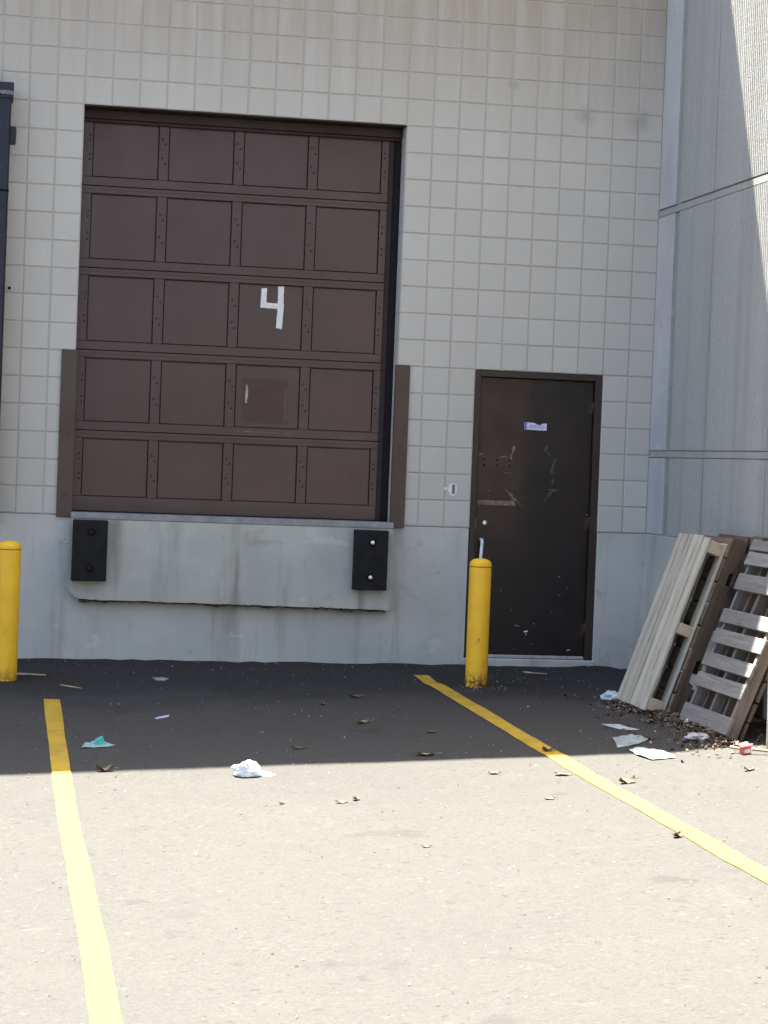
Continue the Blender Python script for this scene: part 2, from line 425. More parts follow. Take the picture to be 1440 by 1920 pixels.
b = MB()                                                # foundation under the blocks
b.box(-46*T, MD0-.004, -.003, .3, -2.2, -.004, .004)
b.build('concrete_base', M_BASE, bld)
b = MB(); b.box(MD1+.004, RW+.02, -.003, .3, -2.2, -.004, .004)
b.build('concrete_base', M_BASE, bld)
b = MB()
b.box(-46*T, RW+.02, .32, 12, -1.2, TOP-.05); b.box(-46*T-.01, RW+.02, -.02, 12.02, 35*T, TOP, .006)
b.build('roof', M_ROOF, bld)

# dock ledge: thick cast slab with a chipped lower edge
b = MB()
pts = [(-.002, -.026), (-.004, -.53), (.012, -.565), (.05, -.605), (.085, -.618)]
x = .12
while x < 2.38:
    z = -.62-.022*(x/2.4)+.006*noise.noise(Vector((x*6, 0, 0)))+.007*noise.noise(Vector((x*27, 4, 0)))
    pts.append((x, z)); x += .022
pts += [(2.40, -.648), (2.425, -.642), (2.437, -.625), (2.432, -.6), (2.441, -.5), (2.438, -.3), (2.444, -.12), (2.440, -.026)]
b.prism(pts, -.10, -.003)
top_ = [(p[0], p[1]+.004) for p in pts if p[1] < -.6 and .07 < p[0] < 2.42]
b.mi = 1
low = [(x, z-.014-.022*abs(noise.noise(Vector((x*5, 9, 1))))-.016*abs(noise.noise(Vector((x*31, 3, 2))))) for x, z in top_]
b.prism(top_+low[::-1], -.082, -.004)
b.build('dock_ledge', [M_LEDGE, M_EDGE_SHADE], bld)
b = MB()
b.box(.002, OPX-.002, -.102, .2, -.0225, .0215, .003); b.box(.006, OPX-.006, -.095, -.004, -.0255, -.0228)
o = b.build('steel_sill', M_GREY, bld)

# overhead door, five sections of four panels
door = empty('overhead_door', (0, .2, 0)); door.parent = bld
def stud(name, prof, mat, n=8):
    cache = []
    def put(parent, loc, scale=1.0):
        if not cache:
            q = MB(); q.lathe(prof, n=n, axis='y'); o = q.build(name, mat, parent); cache.append(o)
        else:
            o = cache[0].copy(); COL.objects.link(o); o.parent = parent
        o.location = loc; o.scale = (scale, 1, scale); return o
    return put
screw = stud('screw_head', [(.0072, 0), (.006, -.004), (.0025, -.006)], M_SEAL)
SZ = [.027, .638, 1.244, 1.862, 2.478, 3.04]
PX = [(.081+.5705*k, .081+.5705*k+.497) for k in range(4)]
for s in range(5):
    z0, z1 = SZ[s]+.002, SZ[s+1]-.002
    p0, p1 = (SZ[s]+(.112 if s == 0 else .066)), SZ[s+1]-.058
    if s == 4: p1 = 2.972
    b = MB()
    xs_ = [0.004]+[v for p in PX for v in p]+[2.345]
    b.box(.004, 2.345, 0, .04, z0, p0, .0025); b.box(.004, 2.345, 0, .04, p1, z1, .0025)
    b.box(.004, 2.345, -.003, .002, z1-.026, z1-.004, .001)            # lip where two sections meet
    for a, c in [(.004, PX[0][0])]+[(PX[k][1], PX[k+1][0]) for k in range(3)]+[(PX[3][1], 2.345)]:
        b.box(a, c, .0004, .04, p0+.0005, p1-.0005, .0018)
    b.box(.004, 2.345, .036, .045, z0, z1)
    b.build('door_section', M_DOOR, door)
    for a, c in PX:
        b = MB(); b.box(a+.005, c-.005, .0125, .034, p0+.005, p1-.0075, .003)
        b.build('panel', M_DOOR, door)
    h = p1-p0
    for si, xm in enumerate([.062, *[(PX[k][1]+PX[k+1][0])/2 for k in range(3)], 2.312]):
        for fi, fr in enumerate((.27, .36, .61, .70)):
            dx = 0 if si in (0, 4) else (-.012 if fi % 2 else .012)*-1
            screw(door, (xm+dx, .0003, p1-fr*h))
b = MB()
k1 = .001198
def Z(zx, zy):  # enlargement of the numeral -> metres on the door
    return (1.385+(zx-302)*k1+.0384*(zy-1234)*k1, 1.773-(zy-1234)*k1+.0384*(zx-302)*k1)
def strip(poly, y0=.0105, y1=.0128):
    # ragged outline
    out = []
    for i, p in enumerate(poly):
        q = poly[(i+1) % len(poly)]
        n = max(1, int(math.hypot(q[0]-p[0], q[1]-p[1])/.012))
        for t in range(n):
            f = t/n; j = .0013 if t else 0
            out.append((p[0]+(q[0]-p[0])*f+random.uniform(-j, j), p[1]+(q[1]-p[1])*f+random.uniform(-j, j)))
    b.prism(out, y0, y1)
strip([Z(312, 1235), Z(347, 1233), Z(343, 1326), Z(416, 1331), Z(411, 1366), Z(303, 1357)])
strip([Z(418, 1220), Z(457, 1222), Z(452, 1306), Z(455, 1340), Z(441, 1494), Z(403, 1487), Z(413, 1380), Z(417, 1300)])
b.build('number_four', M_WHITE, door)
def scuffs(name, items, mat, parent, y0, y1, dens=1.0):
    """irregular scraped patches: many thin ragged flakes inside a box (x0,x1,z0,z1,fill)"""
    out = []
    for x0, x1, z0, z1, n in items:
        b = MB()
        for _ in range(n):
            cx, cz = random.uniform(x0, x1), random.uniform(z0, z1)
            w = (x1-x0)*random.uniform(.15, .5); h = (z1-z0)*random.uniform(.04, .22)
            m = random.randint(6, 9); pts = []
            for q in range(m):
                a = 2*math.pi*q/m; r = random.uniform(.45, 1)
                pts.append((min(x1+.004, max(x0-.004, cx+w*.5*r*math.cos(a))), cz+h*.5*r*math.sin(a)))
            yy = y0+random.uniform(0, .0006)
            b.prism(pts, yy, y1)
        out.append(b.build(name, mat, parent))
    return out
b = MB(); strip([(1.303, 1.03), (1.316, 1.033), (1.322, .99), (1.321, .93), (1.313, .90), (1.302, .888), (1.305, .93), (1.299, .96), (1.304, .99)]); b.build('paint_smear', M_SCUFFW, door)
b = MB(); strip([(1.607, 1.0), (1.616, 1.004), (1.619, .93), (1.616, .85), (1.613, .745), (1.602, .742), (1.606, .83), (1.604, .92)]); b.build('paint_smear', M_RUSTY, door)
scuffs('paint_scuff', [(1.300, 1.318, .885, 1.035, 12), (1.60, 1.612, .735, .78, 10)], M_SCUFFW, door, .0108, .0128)
scuffs('paint_scuff', [(1.604, 1.618, .76, 1.01, 34), (1.865, 1.885, .215, .29, 9), (2.10, 2.115, .28, .40, 9), (1.865, 1.88, .29, .34, 3), (1.05, 1.08, 1.345, 1.365, 5)], M_SCUFF, door, .0109, .0128)
scuffs('paint_scuff', [(1.245, 1.68, .664, .680, 46)], M_SCUFF, door, -.0012, .001)
b = MB(); strip([(1.277, 1.077), (1.276, .742), (1.626, .744), (1.627, 1.084)], .0118, .0128); b.build('repainted_patch', M_PATCH, door)
scuffs('tape_outline', [(1.28, 1.625, 1.074, 1.078, 26), (1.622, 1.627, .75, 1.075, 40), (1.276, 1.281, .75, 1.075, 60)], M_GUARD, door, .0112, .0128)
b = MB(); b.box(2.3455, 2.385, -.012, .045, .026, OPZ-.10, .004); b.build('door_jamb_trim', M_JTRIM, door)
b = MB(); b.box(2.3855, OPX-.002, -.03, .045, .024, OPZ-.10, .008)
b.build('side_seal', M_SEAL, door)
b = MB()
b.box(.001, OPX-.001, -.202, .04, OPZ-.008, OPZ+.0035, .002)
b.box(.002, OPX-.002, -.05, .03, OPZ-.075, OPZ-.0085, .004); b.box(.003, OPX-.003, -.03, .028, OPZ-.098, OPZ-.0745, .004)
b.build('header_trim', M_LINTEL, door)
b = MB(); b.box(.004, 2.345, -.006, .03, .0225, .0285, .002); b.build('bottom_seal', M_SEAL, door)

# corner guards of the opening
def guard(x0, x1, side):
    b = MB()
    b.box(x0, x1, -.022, -.0045, -.018, 6*T+.009, .003)
    xs0 = (x1-.012, x1) if side < 0 else (x0, x0+.012)
    b.box(*xs0, -.0042, .022, -.0175, 6*T+.0085, .002)
    o = b.build('corner_guard', M_GUARD, bld)
    for z in (.15, .6, 1.05):
        q = MB(); q.lathe([(.009, 0), (.008, -.005), (.003, -.007)], ((x0+x1)/2, -.0223, z), 10, 'y'); q.build('bolt', M_GUARD, o)
guard(-.104, .012, -1); guard(OPX-.016, 2.532, 1)

# rubber bumpers bolted to the ledge
def bumper(x0, x1, z0, z1, bolts, bm_, label):
    b = MB(); b.box(x0, x1, -.195, -.1005, z0, z1, .008, .002, 2)
    o = b.build('dock_bumper', M_RUBBER, bld); o['label'] = label
    for bx, bz in bolts:
        q = MB(); q.lathe([(.030, 0), (.028, -.0015)], (bx, -.1952, bz), 20, 'y'); q.build('bolt_recess', M_HOLE, o)
        q = MB(); q.lathe([(.0165, 0), (.0165, -.003), (.014, -.0045), (.004, -.005)], (bx, -.1968, bz), 14, 'y'); q.build('bolt', bm_, o)
bumper(.018, .273, -.481, -.029, [(.152, -.118), (.146, -.387)], M_SEAL, 'black rubber bumper with dark recessed bolts')
bumper(2.127, 2.384, -.492, -.037, [(2.262, -.130), (2.255, -.394)], M_STEEL, 'black rubber bumper with two shiny bolt heads')

# service door
sd = empty('service_door', ((MD0+MD1)/2, .05, -.99)); sd.parent = bld
sd['label'] = 'dark brown scuffed steel door with torn sticker'
def local(o): o.location = -Vector(sd.location); return o
b = MB()
FZ0, FZ1 = -1.0, MDZ-.001
b.box(MD0+.001, MD0+.047, .004, .16, FZ0, FZ1, .003); b.box(MD1-.055, MD1-.001, .004, .16, FZ0, FZ1, .003)
b.box(MD0+.0475, MD1-.0555, .0045, .16, FZ1-.048, FZ1-.0005, .003)
b.box(MD0+.048, MD0+.060, .075, .15, FZ0, FZ1-.05); b.box(MD1-.068, MD1-.056, .075, .15, FZ0, FZ1-.05)
local(b.build('door_frame', M_FRAME, sd))
b = MB(); b.box(MD0+.051, MD1-.059, .05, .094, -.972, FZ1-.052, .003)
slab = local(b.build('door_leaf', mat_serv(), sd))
b = MB(); b.box(MD0-.02, MD1+.02, -.012, .2, -1.9, -1.003, .006)
local(b.build('door_sill', M_BASE, sd))
b = MB(); b.box(MD0+.052, MD1-.062, .022, .0495, -.998, -.975, .003)
local(b.build('door_sweep', M_ALU, sd))
for z in (.96, .06, -.77):
    b = MB(); b.lathe([(.009, -.055), (.009, .055)], (MD1-.056, .044, z), 12, 'z'); b.box(MD1-.09, MD1-.0565, .0455, .0495, z-.05, z+.05, .001)
    local(b.build('hinge', M_FRAME, sd))
b = MB(); b.lathe([(.021, 0), (.021, -.006), (.016, -.010), (.005, -.011)], (3.178, .0497, .040), 20, 'y')
local(b.build('lock_cylinder', M_STEEL, sd))
b = MB(); b.tube([(3.150, .05, -.085), (3.152, .012, -.088), (3.151, -.004, -.10), (3.149, -.01, -.13), (3.138, -.01, -.33), (3.137, -.004, -.36), (3.137, .05, -.37)], .0125, 12)
local(b.build('pull_handle', mat_plain('white_painted_handle', (.66, .67, .68), .45), sd))
b = MB(); b.box(3.085, 3.108, .0445, .0495, -.005, .075, .001); local(b.build('strike_plate', M_GREY, sd))
b = MB()
out = [(3.463, .776), (3.64, .773), (3.641, .829)]
xx = 3.61
for dz in (-.004, -.009, -.015, -.018, -.012, -.014, -.007, -.003, 0): out.append((xx, .830+dz)); xx -= .0095
out += [(3.462, .832)]
b.prism(out, .0475, .0497); stick = local(b.build('sticker', M_SIGNW, sd))
b = MB(); b.box(3.4635, 3.476, .0468, .0474, .778, .831)
b.prism([(3.476, .781), (3.487, .79), (3.483, .796), (3.4762, .801)], .0468, .0474); b.prism([(3.476, .812), (3.486, .818), (3.483, .826), (3.4762, .829)], .0468, .0474)
for k_, (a, c) in enumerate(((3.50, 3.60), (3.505, 3.63), (3.498, 3.615))):
    zz = .808-k_*.010; x = a
    while x < c:
        w = random.uniform(.003, .009); b.box(x, x+w, .0468, .0474, zz, zz+.0045); x += w+.0025
b.build('printed_marks', M_SIGNB, sd).location = -Vector(sd.location)
b = MB()
pts = [(3.105+i*.0125, .218+random.uniform(-.0015, .0015)) for i in range(25)]+[(3.417-i*.0125, .182+random.uniform(-.002, .002)) for i in range(25)]
b.prism(pts, .0482, .0497); local(b.build('tape_strip', M_TAN, sd))
def smear(cx, cz, w, h, ang, mat, hook=0.):
    """one ragged scrape mark with torn ends on the door leaf"""
    n = 15; up, dn = [], []
    sd_ = random.uniform(0, 90)
    for q in range(n):
        t = q/(n-1); e = math.sin(math.pi*(.04+.92*t))**.5
        u = (t-.5)*w; mid_ = hook*math.sin(math.pi*t)+h*.25*noise.noise(Vector((t*5, sd_, 0)))
        hh = h*.5*e*(.65+.55*abs(noise.noise(Vector((t*9, sd_, 3)))))
        up.append((u, mid_+hh+random.uniform(0, h*.12))); dn.append((u, mid_-hh-random.uniform(0, h*.12)))
    ca, sa = math.cos(ang), math.sin(ang)
    q = MB(); yy = .0486+random.uniform(0, .0006)
    q.prism([(cx+u*ca-v*sa, cz+u*sa+v*ca) for u, v in up+dn[::-1]], yy, .0498)
    local(q.build('paint_scrape', mat, sd))
for a_ in [(3.386, .622, .05, .024, 1.35, M_TAN), (3.372, .582, .05, .014, 1.0, M_TAN), (3.368, .553, .035, .020, 1.5, M_TAN), (3.305, .552, .075, .007, .12, M_TAN, .006), (3.345, .556, .03, .012, .8, M_SCUFFD),
           (3.122, .570, .04, .026, .2, M_TAN), (3.345, .436, .055, .005, .0, M_TAN), (3.35, .427, .05, .004, .05, M_SCUFFD),
           (3.345, .300, .05, .030, -.6, M_SCUFFD), (3.372, .272, .075, .020, -.75, M_TAN), (3.385, .262, .05, .030, -.7, M_SCUFFD), (3.405, .232, .045, .022, -.4, M_TAN), (3.43, .215, .05, .010, -.2, M_SCUFFD), (3.445, .196, .06, .012, -.5, M_SCUFFD),
           (3.645, .635, .06, .022, 1.2, M_SCUFFD), (3.668, .596, .06, .012, -1.0, M_SCUFFD), (3.715, .556, .06, .005, .0, M_SCUFFD), (3.72, .546, .05, .004, .04, M_SCUFFD), (3.71, .518, .055, .022, 1.3, M_SCUFFD), (3.706, .468, .06, .030, 1.5, M_SCUFFD, .008), (3.712, .445, .04, .010, .3, M_SCUFFD),
           (3.708, .382, .05, .026, 1.3, M_SCUFFD), (3.712, .316, .075, .008, .0, M_TAN), (3.70, .300, .05, .016, .5, M_SCUFFD), (3.675, .262, .075, .026, .9, M_SCUFFD), (3.655, .232, .04, .014, 1.2, M_SCUFFD), (3.60, .247, .07, .003, 0, M_SCUFFD), (3.48, .247, .08, .003, 0, M_SCUFFD),
           (3.465, -.747, .045, .014, -.1, M_SCUFF), (3.538, -.791, .032, .014, .25, M_WHITE), (3.541, -.812, .02, .004, 1.5, M_WHITE), (3.886, -.929, .034, .010, .25, M_SCUFFW),
           (3.45, .98, .05, .004, .1, M_SCUFFD), (3.30, .70, .04, .006, 1.2, M_SCUFFD), (3.62, .05, .06, .004, .3, M_SCUFFD)]: smear(*a_)
chip = stud('paint_chip', [(1, 0), (.6, -.001)], M_SCUFFW, 7); hole = stud('screw_hole', [(.008, 0), (.007, -.0008)], M_HOLE, 10)
for x_, z_, r_ in [(3.206, .289, .006), (3.995, .13, .006), (3.79, -.36, .005), (3.80, -.50, .004), (3.33, -.48, .004), (3.42, -.63, .0035), (3.60, -.73, .005), (3.59, -.89, .004), (3.45, -.93, .004), (3.74, -.63, .003), (3.86, -.45, .003), (3.15, -.155, .003)]:
    chip(sd, Vector((x_, .0495, z_))-Vector(sd.location), r_)
for x_ in (3.155, 3.255, 3.358):
    for z_ in (.532, .490): hole(sd, Vector((x_, .0496, z_))-Vector(sd.location))

# removed bell plate beside the service door, little anchors left on the wall
b = MB(); pts = []
for q in range(26):
    a = 2*math.pi*q/26; pts.append((2.905+.034*math.cos(a)+random.uniform(-.004, .004), .292+.05*math.sin(a)+random.uniform(-.004, .004)))
b.prism(pts, -.0028, .001); b.box(2.835, 2.862, -.0025, .001, .285, .306, .004)
pl = b.build('white_paint_patch', M_WHITE, bld)
b = MB(); b.box(2.898, 2.920, -.006, -.0029, .258, .33, .003); b.build('bell_cover', M_TAPE, pl)
for x_, z_ in ((-.502, 1.661), (-.551, .285)):
    b = MB(); b.lathe([(.011, 0), (.011, -.018), (.006, -.021)], (x_, -.001, z_), 10, 'y'); b.build('wall_anchor', M_HOLE, bld)
b = MB(); b.lathe([(.008, 0), (.008, -.008), (.004, -.011)], (-.024, -.0035, -.208), 10, 'y'); b.build('wall_anchor', M_STEEL, bld)

# ------------------------------------------------------------------ foam dock pad of the next bay
pad = tag(empty('dock_seal_pad', (-.7, 0, 0)), 'dark navy vinyl dock pad standing on the wall left of the loading door', 'dock pad')
def lp(o, p): o.location = -Vector(p.location); return o
b = MB(); b.box(-.92, -.538, -.24, -.003, -.02, 3.06, .03, .004, 3); lp(b.build('pad_body', M_FOAM, pad), pad)
b = MB(); b.box(-.93, -.523, -.25, -.003, 3.02, 3.135, .012, .004, 2); lp(b.build('pad_head', M_FOAM, pad), pad)
b = MB()
n = 14
for i in range(n):
    x = -.93+.41*i/n; b.hexa([Vector((x+dx, y, z+.035*(i/n)*-1+random.uniform(-.004, .004))) for dx in (0, .41/n) for y in (-.262+random.uniform(-.004, .004), -.246) for z in (3.075, 3.10)])
lp(b.build('tape', M_TAPE, pad), pad)
b = MB(); b.box(-.545, -.492, -.20, -.09, 2.70, 2.825, .01, .004, 2); lp(b.build('strap_tab', M_FOAM, pad), pad)
b = MB(); b.box(-.925, -.533, -.246, -.02, 2.345, 2.36, .004); lp(b.build('seam', M_HOLE, pad), pad)

# ------------------------------------------------------------------ ribbed concrete wall on the right
pw = tag(empty('concrete_panel_wall', (RW, -6, -1.1)), 'tall grey ribbed precast concrete wall meeting the block wall at the right corner', 'wall')
YEND = -12.
b = MB(); b.box(RW+.022, RW+5, YEND, 12, -2.2, 8.4); lp(b.build('wall_core', M_STRIP, pw), pw)
def ribs(z0, z1):
    b = MB(); prof = [(0.0, -.001), (0.0, -.42), (.018, -.426), (.018, -.515), (.002, -.522)]
    y = -.53
    nextg = [-1.29, -2.57, -3.85, -5.13, -6.41, -7.69, -8.97, -10.25, -11.53]
    while y > YEND+.1:
        if nextg and y < nextg[0]:
            prof += [(.003, y), (.014, y-.003), (.014, y-.016), (.003, y-.019)]; y -= .019; nextg.pop(0); continue
        p = .038*random.uniform(.9, 1.1); r = random.uniform(-.0008, .0008)
        prof += [(.0024+r, y-.1*p), (r, y-.26*p), (r-.0006, y-.45*p), (r, y-.62*p), (.0024+r, y-.8*p), (.003+r, y-.95*p)]
        y -= p
    prof.append((.022, YEND))
    m = max(1, int((z1-z0)/.6))
    rows = [[b.bm.verts.new((RW+px, py, z0+(z1-z0)*k/m)) for px, py in prof] for k in range(m+1)]
    for r0, r1 in zip(rows, rows[1:]):
        for i in range(len(prof)-1):
            f = b.bm.faces.new([r0[i], r0[i+1], r1[i+1], r1[i]]); f.material_index = 2 if i in (1, 2, 3) else 1 if i < 4 else 0
    for row, d in ((rows[0], 1), (rows[-1], -1)):        # returns into the joint
        back = [b.bm.verts.new((RW+.03, v.co.y, v.co.z)) for v in row]
        for i in range(len(prof)-1): b.bm.faces.new([row[i], row[i+1], back[i+1], back[i]])
    return lp(b.build('ribbed_panel', [M_RIB, M_STRIP, M_CAULK], pw), pw)
ribs(.010, .594); ribs(.654, 2.460); ribs(2.526, 4.35); ribs(4.406, 6.25); ribs(6.306, 8.4)
b = MB()
for z in (.599, 2.465, 4.355, 6.255):
    b = MB(); b.box(RW+.002, RW+.03, YEND, -.001, z, z+.046, .002); lp(b.build('joint_band', M_RIB, pw), pw)
b = MB(); b.box(RW-.004, RW+.03, YEND, -.004, -2.2, .002, .004)
lp(b.build('smooth_footing', M_BASE, pw), pw)

# ------------------------------------------------------------------ bollards
def bollard(x, y, r, top, rusty, label):
    z0 = gn(x, y); h = top-z0
    o = tag(empty('bollard', (x, y, z0)), label, 'bollard', 'yellow steel bollards in front of the dock')
    b = MB(); b.lathe([(r*1.0, -.15), (r, 0), (r, h*.5), (r, h-.068), (r*.985, h-.062)], n=40); b.build('post', mat_bollard(rusty), o)
    b = MB(); prof = [(r*1.015, h-.060), (r*1.02, h-.052)]
    for k in range(9):
        a = math.pi/2*k/9; prof.append((r*1.01*math.cos(a)**.75 if k else r*1.01, h-.048+.048*math.sin(a)))
    prof.append((r*.12, h)); b.lathe(prof, n=40); b.build('domed_cap', mat_bollard(0), o)
    b = MB(); b.lathe([(r*.99, h-.0635), (r*.99, h-.0585)], n=36); b.build('cap_seam', mat_plain('rusty_seam', (.16, .06, .025), .9, .1, 0, .6, 60), o)
    return o
bollard(-.447, -.85, .081, -.172, 0, 'clean yellow bollard cut off at the left edge, near the dock pad')
bollard(2.907, -1.05, .0795, -.186, 1, 'yellow bollard with rusty foot standing before the dark service door')

# ------------------------------------------------------------------ pallets, planks
def frame_from(base, top, ydir=-1):
    """local x runs up the lean, y along the wall towards the camera, z out of the leaning face"""
    u = (Vector(top)-Vector(base)).normalized(); v = Vector((0, ydir, 0)); v = (v-u*u.dot(v)).normalized(); w = u.cross(v)
    return Matrix((u, v, w)).transposed().to_4x4()
def place(name, base, top, label, cat, group=None):
    o = empty(name); m = frame_from(base, top); m.translation = base; o.matrix_world = m
    return tag(o, label, cat, group)
def board(o, name, x0, x1, y0, y1, z0, z1, mat, bev=.003, jit=.0025, wav=0):
    b = MB()
    if not wav: b.box(x0, x1, y0, y1, z0, z1, bev, jit)
    else:       # long board with rough wavy edges
        n = 26; rows = []
        s = random.uniform(0, 50)
        for i in range(n+1):
            x = x0+(x1-x0)*i/n
            e0, e1, e2 = (wav*noise.noise(Vector((x*5, s+q*9, 0)))+.4*wav*noise.noise(Vector((x*19, s+q*9, 5))) for q in range(3))
            ya, yb, zt = y0+e0, y1+e1, z1+e2*.6
            rows.append([b.bm.verts.new(p) for p in ((x, ya, z0), (x, ya+.001, zt-.003), (x, ya+.005, zt), (x, (ya+yb)/2, zt+.0015), (x, yb-.005, zt), (x, yb-.001, zt-.003), (x, yb, z0))])
        for r0, r1 in zip(rows, rows[1:]):
            for k in range(7): b.bm.faces.new([r0[k], r0[(k+1) % 7], r1[(k+1) % 7], r1[k]])
        b.bm.faces.new(rows[0]); b.bm.faces.new(rows[-1][::-1])
    return b.build(name, mat, o)
GP = 'wooden pallets leaning on the concrete wall'
# w = u x v : with u up and v towards -y, check that +z faces the yard
zA = gn(3.79, -2.15)
A = place('pallet', (3.745, -1.83, -1.105), (4.150, -1.83, .052), 'pale fresh wooden pallet with lengthwise boards, leaning leftmost against the concrete wall', 'pallet', GP)
sg = 1 if (A.matrix_world.to_3x3() @ Vector((0, 0, 1))).x < 0 else -1
LA, WAD = 1.232, .675
def zz(a, b_): return (a, b_) if sg > 0 else (-b_, -a)
nb = 6; y = 0
ws = [.100, .118, .098, .112, .104, .131]
for i, w_ in enumerate(ws):
    a, c = zz(0, .019)
    dx = random.uniform(-.012, .008)
    board(A, 'deck_board', 0+dx, LA+random.uniform(-.01, .01), y+.0048, y+w_-.0048, a, c, WA, wav=.011); y += w_+.002
WAD = y
for s0, s1 in ((.012, .098), (.555, .632), (LA-.098, LA-.012)):
    a, c = zz(-.098, -.0005); board(A, 'stringer', s0, s1, .004, WAD-.006, a, c, WAe, .004)
for y0, y1 in ((0, .1), (.27, .37), (WAD-.105, WAD-.004)):
    a, c = zz(-.118, -.0985); board(A, 'bottom_board', 0, LA, y0, y1, a, c, WA, .003)

Bp = place('pallet', (3.895, -1.80, -1.11), (4.305, -1.80, .09), 'brown weathered pallet with notched stringers, sandwiched between the pale pallet and the concrete wall', 'pallet', GP)
for y0 in (.0, .35, .695):
    st_ = MB(); q_ = -.0005*sg; n_ = -.036*sg; m_ = -.085*sg
    st_.prism([(0, q_), (1.24, q_), (1.24, m_), (1.02, m_), (1.005, m_-n_+q_), (.855, m_-n_+q_), (.84, m_), (.40, m_), (.385, m_-n_+q_), (.235, m_-n_+q_), (.22, m_), (0, m_)], y0, y0+.04)
    st_.build('stringer', WB, Bp)
for s0, s1, ya, yb in ((.0, .13, 0, .735), (.14, .28, .01, .73), (.30, .44, 0, .735), (.455, .60, 0, .73), (.62, .76, 0, .735), (.78, .92, .01, .73), (.935, 1.08, .0, .73), (1.10, 1.235, -.03, .74)):
    a, c = zz(0, .017); board(Bp, 'deck_board', s0, s1, ya, yb, a, c, WBy)
for s0, s1, ya, yb in ((.0, .12, 0, .73), (.30, .44, 0, .73), (.62, .76, 0, .73), (.93, 1.07, 0, .73), (1.12, 1.285, .14, .735)):
    a, c = zz(-.103, -.0855); board(Bp, 'bottom_board', s0, s1, ya, yb, a, c, WB)

Cp = place('pallet', (3.898, -2.75, -1.128), (4.366, -2.75, .058), 'grey weathered pallet with crosswise slats and sunlit ends, leaning at the right edge', 'pallet', GP)
LC = 1.275; CW = .91
k2 = 1/.929
slats = [(-1.121, -1.016), (-.899, -.81), (-.768, -.68), (-.616, -.528), (-.485, -.396), (-.269, -.162), (-.104, -.022), (-.008, .058)]
CWs = [.925, .915, .92, .935, .925, .94, .92, .925]
for i, (z0, z1) in enumerate(slats):
    a, c = zz(0, .018)
    board(Cp, 'deck_board', (z0+1.128)*k2, (z1+1.128)*k2, random.uniform(-.008, .006), CWs[i], a, c, WC, .003, .003)
for y0 in (.03, .43, .84):
    a, c = zz(-.078, -.0005); board(Cp, 'stringer', .0, LC, y0, y0+.042, a, c, WCx if y0 < .8 else WBm, .003)
for y0 in (.20, .60):
    a, c = zz(-.09, -.03); board(Cp, 'inner_stringer', .03, LC-.03, y0, y0+.035, a, c, WB, .003)
for s0, s1 in ((.0, .13), (.14, .26), (.275, .40), (.42, .55), (.565, .70), (.71, .84), (.86, .99), (1.0, 1.12), (1.135, 1.25)):
    a, c = zz(-.107, -.0905); board(Cp, 'bottom_board', s0, s1, .0, CW, a, c, WB)

P1 = place('wood_plank', (4.33, -2.52, gn(4.3, -2.6)), (4.434, -2.52, .06), 'dark brown plank leaning upright behind the pallets against the concrete wall', 'plank')
a, c = zz(-.012, .012); board(P1, 'plank_board', 0, 1.19, 0, .235, a, c, WB)
a, c = zz(.0125, .03); board(P1, 'cleat', 1.07, 1.185, -.1, .23, a, c, WBy)
P2 = tag(empty('wood_plank', (4.052, -4.0, gn(4.05, -4.0))), 'narrow brown board standing on end at the right edge beside the grey pallet', 'plank')
b = MB(); b.box(.0, .14, .0, .024, 0, 1.15, .002, .002); b.build('plank_board', WB, P2)
b = MB(); b.box(-.013, -.0005, -.004, .03, 0.002, 1.14, .002, .002); b.build('edge_batten', WCx, P2)
P2.rotation_euler = (-.03, 0, 0)

# ------------------------------------------------------------------ litter on the asphalt
M_LEAF = mat_plain('dry_leaf', (.15, .105, .07), .85, .2, 0, .55, 25)
M_LEAFP = mat_plain('pale_dry_leaf', (.30, .22, .14), .85, .2, 0, .4, 25)
M_LEAFG = mat_plain('grey_dry_leaf', (.15, .12, .095), .85, .2, 0, .45, 25)
M_PAPER = mat_plain('grey_paper', (.40, .44, .46), .75, .2, 0, .15, 12)
M_WPAPER = mat_plain('white_paper', (.66, .66, .64), .7, .2, 0, .1, 12)
M_BAG = mat_plain('white_plastic_film', (.68, .70, .72), .35, .5, 0, .12, 18)
M_BAGB = mat_plain('clear_plastic_film', (.42, .50, .55), .3, .5, 0, .25, 18)
M_SHEET = mat_plain('grey_plastic_sheet', (.30, .35, .35), .35, .5, 0, .25, 10)
M_TEAL = mat_plain('teal_wrapper', (.22, .35, .37), .4, .5, 0, .3, 20)
M_TEALB = mat_plain('green_wrapper_print', (.03, .33, .26), .4, .5, 0, .3, 20)
M_LAV = mat_plain('lavender_paper', (.45, .42, .60), .6, .3, 0, .2, 25)
M_RED = mat_plain('red_carton', (.62, .11, .11), .45, .4, 0, .2, 25)
M_STICKW = mat_plain('bare_twig_wood', (.36, .29, .20), .85, .2, 0, .35, 20)
M_DARK = mat_plain('dark_debris', (.035, .028, .025), .9, .1, 0, .4, 30)

